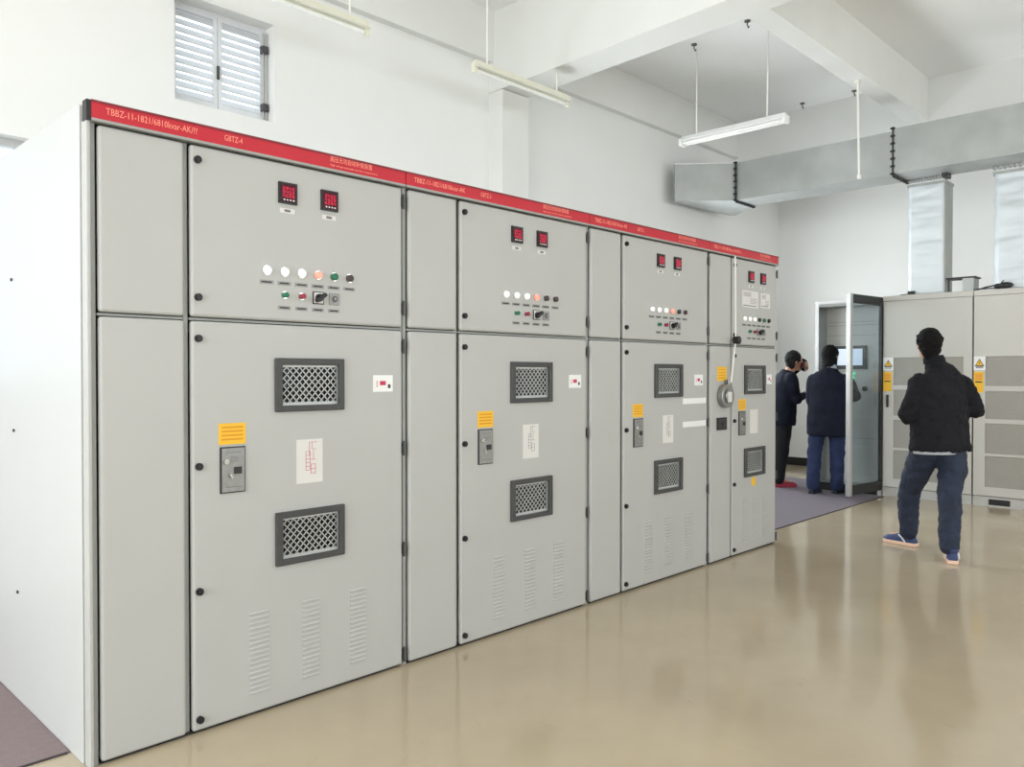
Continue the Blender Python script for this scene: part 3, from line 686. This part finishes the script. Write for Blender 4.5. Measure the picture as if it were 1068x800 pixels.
# ------------------------------------------------------------------ floor mats
s = MB().prism([(-4.2, 3.215), (.964, 3.215), (.964, 5.6), (-4.2, 5.6)], 0, .006); s.prism([(-4.2, 3.209), (.955, 3.209), (.955, 3.216), (-4.2, 3.216)], 0, .007, 1)
tag(s.build('floor_mat', [mat('brown_mauve_floor_mat', (136, 120, 120), .85, var=.06, scale=40, bump=.3, bscale=220), M['matedge']]), 'mauve ribbed floor mat at the bottom left beside the white side panel', 'mat', 'mauve floor mats')
s = MB().prism([(6.28, 3.29), (9.46, 3.29), (9.46, 4.16), (10.3, 4.16), (10.3, 5.5), (6.28, 5.5)], 0, .006); s.prism([(6.28, 3.283), (9.46, 3.283), (9.46, 3.291), (6.28, 3.291)], 0, .007, 1)
tag(s.build('floor_mat', [M['mattex'], M['matedge']]), 'mauve floor mat under the two people at the open cabinet', 'mat', 'mauve floor mats')
# ------------------------------------------------------------------ people
M['skin'] = mat('skin', (196, 148, 122), .55, var=.05, scale=14)
M['hair'] = mat('black_hair', (11, 10, 10), .75, spec=.2, var=.25, scale=60, bump=.5, bscale=120)
M['hairgrey'] = mat('greying_hair', (32, 31, 31), .8, spec=.2, var=.3, scale=60, bump=.5, bscale=120)
M['jacket'] = mat('black_jacket', (29, 29, 33), .9, spec=.2, var=.15, scale=9, bump=.3, bscale=30)
M['navy'] = mat('navy_coat', (26, 29, 42), .9, spec=.2, var=.12, scale=9, bump=.3, bscale=30)
M['jeans'] = mat('dark_jeans', (31, 40, 60), .8, var=.22, scale=9, bump=.3, bscale=60)
M['jeans2'] = mat('blue_jeans', (32, 44, 80), .8, var=.2, scale=9, bump=.3, bscale=60)
M['trousers'] = mat('black_trousers', (16, 16, 24), .8, var=.1)
M['shirt'] = mat('grey_shirt', (176, 180, 186), .8)
M['eye'] = mat('eye', (30, 24, 22), .2, var=0)
M['lips'] = mat('lips', (160, 96, 88), .5, var=0)
M['shoeblue'] = mat('blue_sports_shoe', (46, 62, 104), .6)
M['sole'] = mat('pale_shoe_sole', (236, 200, 176), .6)
M['shoered'] = mat('pink_red_shoe', (176, 52, 74), .6)
M['shoedark'] = mat('dark_shoe', (34, 38, 52), .6)
M['stripe'] = mat('white_stripe', (236, 236, 236), .5, var=0)
cloud = bpy.data.textures.new('cloth_folds', 'CLOUDS'); cloud.noise_scale = .14
cloud3 = bpy.data.textures.new('denim_folds', 'CLOUDS'); cloud3.noise_scale = .07
cloud2 = bpy.data.textures.new('hair_tufts', 'CLOUDS'); cloud2.noise_scale = .025

def organic(mb, name, m, parent, vox=.009, it=6, disp=0, tex=None):
    o = mb.build(name, m, parent)
    r = o.modifiers.new('remesh', 'REMESH'); r.mode = 'VOXEL'; r.voxel_size = vox; r.use_smooth_shade = True
    sm = o.modifiers.new('smooth', 'SMOOTH'); sm.factor = .5; sm.iterations = it
    if disp:
        d = o.modifiers.new('folds', 'DISPLACE'); d.texture = tex or cloud; d.strength = disp; d.mid_level = .5; d.texture_coords = 'LOCAL'
    return o

def V(*a): return Vector(a)
def hand(mb, wrist, d, palm, thumb_side, curl=.9, k=1.0):
    """d: direction from wrist to knuckles, palm: direction the palm faces, thumb_side: +-1"""
    d = d.normalized(); p = (palm - d*palm.dot(d)).normalized(); s = d.cross(p)*thumb_side
    kn = wrist + d*.085*k
    mb.loft([(wrist - d*.02, .027*k, .021*k), (wrist + d*.015, .03*k, .018*k), (wrist + d*.05*k, .041*k, .016*k), (kn, .04*k, .014*k), (kn+d*.008, .034*k, .009*k)], side=s, n=16)
    for i, ln in enumerate((.074, .082, .076, .06)):
        base = kn + s*(.030-.0203*i)*k - d*.008
        pts = [(base, .0098*k)]; c = base; a = .25*curl
        for j, f in enumerate((.45, .31, .24)):
            dr = d*math.cos(a) + p*math.sin(a); c = c + dr*ln*f*k; pts.append((c, (.0092, .0085, .0066)[j]*k)); a += .75*curl
        mb.loft(pts, side=s, n=10); mb.ell(c, .0066*k, .0066*k, .0066*k, nu=8, nv=6)
    c = wrist + d*.02*k + s*.026*k; pts = [(c, .014*k)]
    for dr, ln, r in ((d*.6 + s*.75 + p*.25, .036, .0125), (d*.85 + s*.35 + p*.45, .032, .0105), (d*.9 + p*.45, .024, .0085)):
        c = c + dr.normalized()*ln*k; pts.append((c, r*k))
    mb.loft(pts, side=p, n=10); mb.ell(c, .0085*k, .0085*k, .0085*k, nu=8, nv=6)

def limb(mb, pts, n=18, side=(1, 0, .02)):
    """rounded bent limb through (pos, radius) points with an extra blend point at each joint"""
    mb.loft(pts, side=side, n=n)
    for p in pts: mb.ell(p[0], p[1]*.98, p[1]*.98, p[1]*.98, nu=14, nv=8)

def shoe(parent, heel, toe, m, solem, stripe=None, L=.285, lift=0):
    d = toe - heel; d.z = 0; d.normalize(); s = V(d.y, -d.x, 0); z0 = heel.z
    prof = [(0, .028, .03), (.02, .034, .075), (.06, .037, .088), (.11, .040, .084), (.15, .043, .068), (.20, .049, .054), (.24, .047, .045), (.27, .035, .034), (.285, .014, .022)]
    mb = MB(); vs = []; fs = []; n = 14
    for (x, w_, h) in prof:
        for k in range(n):
            a = 2*PI*k/n; ca, sa = math.cos(a), math.sin(a)
            z = .022 + (h*max(0, sa)**.8 if sa > 0 else 0)
            ww = w_*(ca if abs(ca) < .999 else ca)*(1 if sa <= 0 else 1 - .25*sa)
            vs.append(heel + d*x + s*ww + V(0, 0, z - 0))
    for i in range(len(prof)-1):
        for k in range(n):
            k2 = (k+1) % n; fs.append((i*n+k, i*n+k2, (i+1)*n+k2, (i+1)*n+k))
    fs += [tuple(reversed(range(n))), tuple(range((len(prof)-1)*n, len(prof)*n))]
    mb._add(vs, fs, 0)
    mb.ell(heel + d*.05 + V(0, 0, .095), .04, .047, .028, A=(s, d, V(0, 0, 1)))
    o = organic(mb, 'shoe', m, parent, .005, 4)
    sb = MB(); out = []
    for (x, w_, h) in prof: out.append((x, w_+.004))
    poly = [heel + d*(x-.003) + s*w_ for x, w_ in out] + [heel + d*(x-.003) - s*w_ for x, w_ in reversed(out)]
    sb._add([(p.x, p.y, z0+.001) for p in poly] + [(p.x, p.y, z0+.028) for p in poly], [tuple(reversed(range(len(poly)))), tuple(range(len(poly), 2*len(poly)))] + [(i, (i+1) % len(poly), (i+1) % len(poly)+len(poly), i+len(poly)) for i in range(len(poly))], 0)
    sb.build('sole', solem, o, bevel=.004)
    if stripe:
        st = MB()
        for e in (-1, 1): st.loft([(heel + d*.075 + s*e*.043 + V(0, 0, .03), .006, .004), (heel + d*.10 + s*e*.040 + V(0, 0, .06), .009, .004), (heel + d*.135 + s*e*.032 + V(0, 0, .082), .006, .004)], n=8)
        st.build('stripe', stripe, o, smooth=True)
    return o

def head(parent, body, c, f, tilt=0, hairm=None, hairlong=False, neck=None):
    """adds the head to the body mesh and gives the person hair, eyes, brows, lips"""
    f = f.normalized(); s = V(f.y, -f.x, 0).normalized(); u = s.cross(f).normalized(); A = (s, f, u)
    b = body
    b.ell(c + u*.012, .077, .094, .108, A, nu=24, nv=16)
    b.ell(c + f*.022 - u*.055, .058, .066, .062, A); b.ell(c + f*.066 - u*.098, .022, .022, .02, A)       # jaw, chin
    b.ell(c + f*.072 + u*.028, .05, .022, .016, A)                                                          # brow
    b.ell(c + f*.060 - u*.022, .058, .032, .03, A)                                                          # cheeks
    b.loft([(c + f*.088 + u*.016, .008, .009), (c + f*.104 - u*.012, .011, .012), (c + f*.106 - u*.026, .015, .012), (c + f*.085 - u*.036, .012, .006)], side=s, n=10)
    b.ell(c + f*.083 - u*.064, .024, .012, .011, A)
    for e in (-1, 1):
        b.ell(c + s*(e*.079) - f*.006 - u*.006, .010, .020, .031, (s*1.0, (f*.95+u*.2).normalized(), u))
    for e in (-1, 1):
        q = MB(); q.ell(c + f*.084 + s*(e*.031) + u*.004, .013, .009, .0075, A); q.build('eye', M['eye'], parent, smooth=True)
    q = MB()
    for e in (-1, 1): q.loft([(c + f*.092 + s*(e*.014) + u*.028, .004, .003), (c + f*.092 + s*(e*.032) + u*.033, .0045, .004), (c + f*.080 + s*(e*.052) + u*.026, .003, .003)], n=8)
    q.build('eyebrows', hairm, parent, smooth=True)
    q = MB(); q.ell(c + f*.094 - u*.062, .019, .006, .004, A); q.ell(c + f*.092 - u*.070, .017, .006, .005, A); q.build('lips', M['lips'], parent, smooth=True)
    h = MB(); rr = random.Random(int(abs(c.x)*1000) + 5)
    h.ell(c - f*.018 + u*.028, .093, .100, .108, A, nu=26, nv=18)
    h.ell(c - f*.040 - u*.03, .075, .062, .08, A)
    for k in range(26):
        a = rr.uniform(0, 2*PI); e = rr.uniform(.0, 1.2)
        dr = (s*math.cos(a)*math.cos(e) + f*math.sin(a)*math.cos(e) + u*math.sin(e))
        if dr.dot(f) > .55 and dr.dot(u) < .6: continue
        p = c - f*.018 + u*.03 + V(*(dr*.083)); h.ell(p, .021, .021, .018)
    h.ell(c + f*.02 + u*.080, .062, .046, .036, A)
    h.ell(c - f*.045 - u*.07, .060, .042, .06, A)
    if hairlong:
        h.ell(c - f*.045 - u*.085, .075, .05, .085, A); h.ell(c + s*.06 - f*.015 - u*.04, .028, .045, .08, A); h.ell(c - s*.06 - f*.015 - u*.04, .028, .045, .08, A)
    organic(h, 'hair', hairm, parent, .005, 2, .016, cloud2)

ER = V(math.sin(YAW), -math.cos(YAW), 0); EF = V(math.cos(YAW), math.sin(YAW), 0)
def standing_at(label, x, y): return thing('person', label, 'person', (x, y, 0), YAW - PI/2)

# ---- person walking away, black jacket
l0, d0 = 3.2, 6.2
g = EF*d0 + ER*l0
t = standing_at('person in black jacket and dark jeans walking away with hands in front', g.x, g.y)
b = MB(); sd = V(math.cos(.22), math.sin(.22), 0); hf = V(.12, 1, 0)
L_ = dict(hipL=V(.03,.0,.86), knL=V(.015,.24,.47), anL=V(.035,.30,.10), hipR=V(.205,0,.86), knR=V(.15,-.10,.47), anR=V(.035,-.30,.10),
          shL=V(-.045,.0,1.37), elL=V(-.135,-.02,1.09), wrL=V(-.01,.21,1.05), shR=V(.30,.03,1.37), elR=V(.40,.0,1.12), wrR=V(.24,.23,1.06))
b.loft([(V(.12,0,.82), .15, .10), (V(.12,0,1.0), .14, .10), (V(.125,.01,1.2), .165, .11), (V(.13,.02,1.34), .13, .08), (V(.12,.03,1.40), .075, .065), (V(.10,.04,1.47), .056, .058), (V(.08,.045,1.56), .052, .056)], side=sd, n=24)
for q in 'LR':
    limb(b, [(L_['hip'+q], .08), (L_['kn'+q], .05), (L_['an'+q], .036)]); limb(b, [(L_['sh'+q]*1 - V(0,0,.06), .040), (L_['el'+q], .038), (L_['wr'+q], .028)])
    a = L_['an'+q]; td = V(-.5,.86,0) if q == 'L' else V(.43,.9,0); b.loft([(a, .036), (a+td.normalized()*.06-V(0,0,.035), .03), (a+td.normalized()*.16-V(0,0,.05), .028)], n=12)
hand(b, L_['wrL'], V(.6,.6,-.1), V(.3,-.2,-.9), 1); hand(b, L_['wrR'], V(-.6,.6,0), V(-.3,-.2,-.9), -1)
head(t, b, V(.065,.06,1.625), hf, hairm=M['hair'])
organic(b, 'body', M['skin'], t, .006, 3)
j = MB()
j.loft([(V(.13,0,.80), .245, .15), (V(.13,0,.83), .25, .155), (V(.125,0,.98), .235, .145), (V(.13,.0,1.15), .235, .14), (V(.13,.01,1.28), .24, .13), (V(.13,.015,1.36), .215, .115), (V(.125,.02,1.41), .155, .10), (V(.115,.025,1.445), .10, .09), (V(.105,.03,1.475), .078, .078), (V(.098,.035,1.52), .070, .070)], side=sd, n=30)
limb(j, [(V(-.035,.0,1.325), .078), (V(-.085,-.02,1.21), .076), (L_['elL'], .068), (V(-.07,.11,1.06), .058), (L_['wrL'], .046)])
limb(j, [(V(.30,.03,1.325), .078), (V(.355,.01,1.22), .076), (L_['elR'], .068), (V(.32,.13,1.08), .058), (L_['wrR'], .046)])
jo = organic(j, 'jacket', M['jacket'], t, .008, 4, .034, cloud3)
q = MB(); q.loft([(V(.098,.035,1.485), .079, .079), (V(.09,.04,1.535), .073, .073)], side=sd, n=24); organic(q, 'collar', M['jacket'], jo, .006, 3)
q = MB(); q.loft([(V(.13,0,.778), .225, .132), (V(.13,0,.83), .225, .135)], side=sd, n=26); organic(q, 'shirt_hem', M['shirt'], t, .008, 3)
p = MB()
p.loft([(V(.12,0,.95), .18, .12), (V(.12,0,.86), .19, .135), (V(.12,0,.78), .15, .12)], side=V(1,0,0), n=24)
limb(p, [(V(.035,.0,.83), .118), (V(.025,.14,.63), .102), (L_['knL'], .086), (V(.02,.275,.30), .077), (V(.035,.29,.11), .070)])
limb(p, [(V(.205,0,.83), .118), (V(.195,-.05,.64), .102), (L_['knR'], .086), (V(.10,-.20,.30), .077), (V(.045,-.29,.12), .070)])
organic(p, 'jeans', M['jeans'], t, .008, 4, .030, cloud3)
shoe(t, V(.07,.235,0), V(-.09,.49,0), M['shoeblue'], M['sole'], M['stripe']); shoe(t, V(.035,-.36,0), V(.16,-.10,0), M['shoeblue'], M['sole'], M['stripe'])

# ---- person in navy coat facing the open cabinet
g = EF*9.25 + ER*3.68
t = standing_at('person in navy coat and blue jeans facing the open control cabinet, back turned', g.x, g.y)
b = MB(); fw = V(.62,.78,0); sd = V(.78,-.62,0)
L_ = dict(hipL=V(-.12,.06,.86), knL=V(-.15,.06,.47), anL=V(-.18,.03,.10), hipR=V(.07,-.06,.86), knR=V(.085,-.02,.47), anR=V(.09,.02,.10),
          shL=V(-.15,.12,1.36), elL=V(-.17,.09,1.08), wrL=V(-.05,.27,1.03), shR=V(.16,-.13,1.37), elR=V(.27,-.06,1.14), wrR=V(.24,.16,1.22))
b.loft([(V(-.02,0,.82), .15, .10), (V(-.02,0,1.0), .14, .10), (V(-.02,0,1.2), .165, .11), (V(-.01,0,1.33), .13, .08), (V(0,0,1.39), .075, .065), (V(.01,.01,1.47), .056, .058), (V(.02,.02,1.54), .052, .056)], side=sd, n=24)
for q in 'LR':
    limb(b, [(L_['hip'+q], .08), (L_['kn'+q], .05), (L_['an'+q], .036)]); limb(b, [(L_['sh'+q]*1 - V(0,0,.06), .040), (L_['el'+q], .038), (L_['wr'+q], .028)])
    a = L_['an'+q]; b.loft([(a, .036), (a+fw*.06-V(0,0,.035), .03), (a+fw*.16-V(0,0,.05), .028)], n=12)
hand(b, L_['wrL'], V(.4,.8,0), V(.5,-.4,-.6), 1, 1.1); hand(b, L_['wrR'], V(.3,.8,.25), V(-.2,.1,-1), -1, .5)
head(t, b, V(.02,.03,1.60), V(.75,.62,-.10), hairm=M['hair'], hairlong=True)
organic(b, 'body', M['skin'], t, .006, 3)
j = MB()
j.loft([(V(-.02,0,.68), .235, .165), (V(-.02,0,.72), .24, .17), (V(-.02,0,.92), .225, .155), (V(-.02,0,1.15), .225, .145), (V(-.01,0,1.28), .23, .135), (V(-.01,0,1.36), .205, .115), (V(-.005,0,1.41), .15, .10), (V(0,0,1.44), .10, .09), (V(.005,0,1.47), .078, .078)], side=sd, n=30)
limb(j, [(V(-.14,.11,1.325), .078), (V(-.16,.10,1.21), .074), (L_['elL'], .068), (V(-.11,.18,1.04), .058), (L_['wrL'], .046)])
limb(j, [(V(.14,-.11,1.325), .078), (V(.21,-.10,1.22), .074), (L_['elR'], .066), (V(.26,.04,1.18), .056), (L_['wrR'], .045)])
jo = organic(j, 'coat', M['navy'], t, .009, 6, .025)
q = MB(); q.loft([(V(.005,.005,1.455), .074, .074), (V(.012,.01,1.505), .067, .067)], side=sd, n=24); organic(q, 'shirt_collar', M['shirt'], t, .006, 3)
p = MB()
p.loft([(V(-.02,0,.92), .17, .115), (V(-.02,0,.80), .17, .12)], side=sd, n=24)
limb(p, [(V(-.11,.05,.80), .10), (L_['knL'], .08), (V(-.18,.03,.10), .07)]); limb(p, [(V(.065,-.05,.80), .10), (L_['knR'], .08), (V(.09,.0,.10), .07)])
organic(p, 'jeans', M['jeans2'], t, .009, 4, .025, cloud3)
for a in (L_['anL'], L_['anR']): shoe(t, V(a.x, a.y, 0)-fw*.06, V(a.x, a.y, 0)+fw*.22, M['shoedark'], M['shoedark'])

# ---- person in dark clothes photographing with a phone, seen from the side
g = EF*9.9 + ER*3.40
t = standing_at('person in dark jacket and red shoes leaning forward, holding up a phone', g.x, g.y)
b = MB(); fw = V(1,0,0); sd = V(0,-1,0)
L_ = dict(hipL=V(-.07,.09,.86), knL=V(-.08,.10,.47), anL=V(-.13,.10,.10), hipR=V(-.07,-.09,.86), knR=V(-.08,-.09,.47), anR=V(-.12,-.09,.10),
          shL=V(-.0,.18,1.36), elL=V(.27,.19,1.54), wrL=V(.235,.02,1.47), shR=V(-.0,-.18,1.35), elR=V(.06,-.21,1.09), wrR=V(.19,-.06,1.13))
b.loft([(V(-.07,0,.82), .15, .10), (V(-.06,0,1.0), .14, .10), (V(-.05,0,1.2), .165, .11), (V(-.02,0,1.32), .13, .08), (V(.01,0,1.37), .075, .065), (V(.04,0,1.43), .056, .058), (V(.075,0,1.50), .052, .056)], side=sd, n=24)
for q in 'LR':
    limb(b, [(L_['hip'+q], .08), (L_['kn'+q], .05), (L_['an'+q], .036)]); limb(b, [(L_['sh'+q]*1 - V(0,0,.06), .040), (L_['el'+q], .038), (L_['wr'+q], .028)])
    a = L_['an'+q]; b.loft([(a, .036), (a+fw*.06-V(0,0,.035), .03), (a+fw*.16-V(0,0,.05), .028)], n=12)
hand(b, L_['wrL'], V(.05,-.85,.35), V(-1,0,0), 1, .9); hand(b, L_['wrR'], V(.9,.2,.1), V(0,.7,-.5), 1, 1.1)
head(t, b, V(.10,0,1.555), V(.98,.05,-.05), hairm=M['hairgrey'])
organic(b, 'body', M['skin'], t, .006, 3)
j = MB()
j.loft([(V(-.05,0,.76), .20, .155), (V(-.05,0,.80), .205, .16), (V(-.045,0,.98), .20, .16), (V(-.03,0,1.15), .21, .155), (V(-.02,0,1.27), .215, .14), (V(-.005,0,1.35), .19, .115), (V(.015,0,1.395), .13, .095), (V(.03,0,1.435), .078, .078)], side=sd, n=30)
limb(j, [(V(-.0,.16,1.34), .082), (L_['elL'], .064), (L_['wrL'], .046)]); limb(j, [(V(-.0,-.16,1.335), .084), (V(.03,-.20,1.2), .074), (L_['elR'], .066), (L_['wrR'], .045)])
jo = organic(j, 'jacket', M['navy'], t, .009, 6, .025)
p = MB()
p.loft([(V(-.06,0,.92), .16, .13), (V(-.06,0,.80), .165, .135)], side=sd, n=24)
limb(p, [(V(-.06,.08,.80), .105), (L_['knL'], .085), (V(-.13,.10,.10), .068)]); limb(p, [(V(-.06,-.08,.80), .105), (L_['knR'], .085), (V(-.12,-.09,.10), .07)])
organic(p, 'trousers', M['trousers'], t, .009, 5, .025)
for a in (L_['anL'], L_['anR']): shoe(t, V(a.x, a.y, 0)-fw*.06, V(a.x, a.y, 0)+fw*.22, M['shoered'], M['shoered'])
# phone in the raised hand
ph = g + ER*.168 + EF*-.075; f = thing('phone', 'dark phone held up in the hand of the side-on person', 'phone', (ph.x, ph.y, 1.47), YAW - PI/2)
MB().box(-.006, .006, -.075, .075, -.005, .072).build('phone_body', M['black'], f, bevel=.004)
MB().box(-.0068, -.006, -.068, .068, .001, .066).build('phone_screen', M['meterglass'], f)
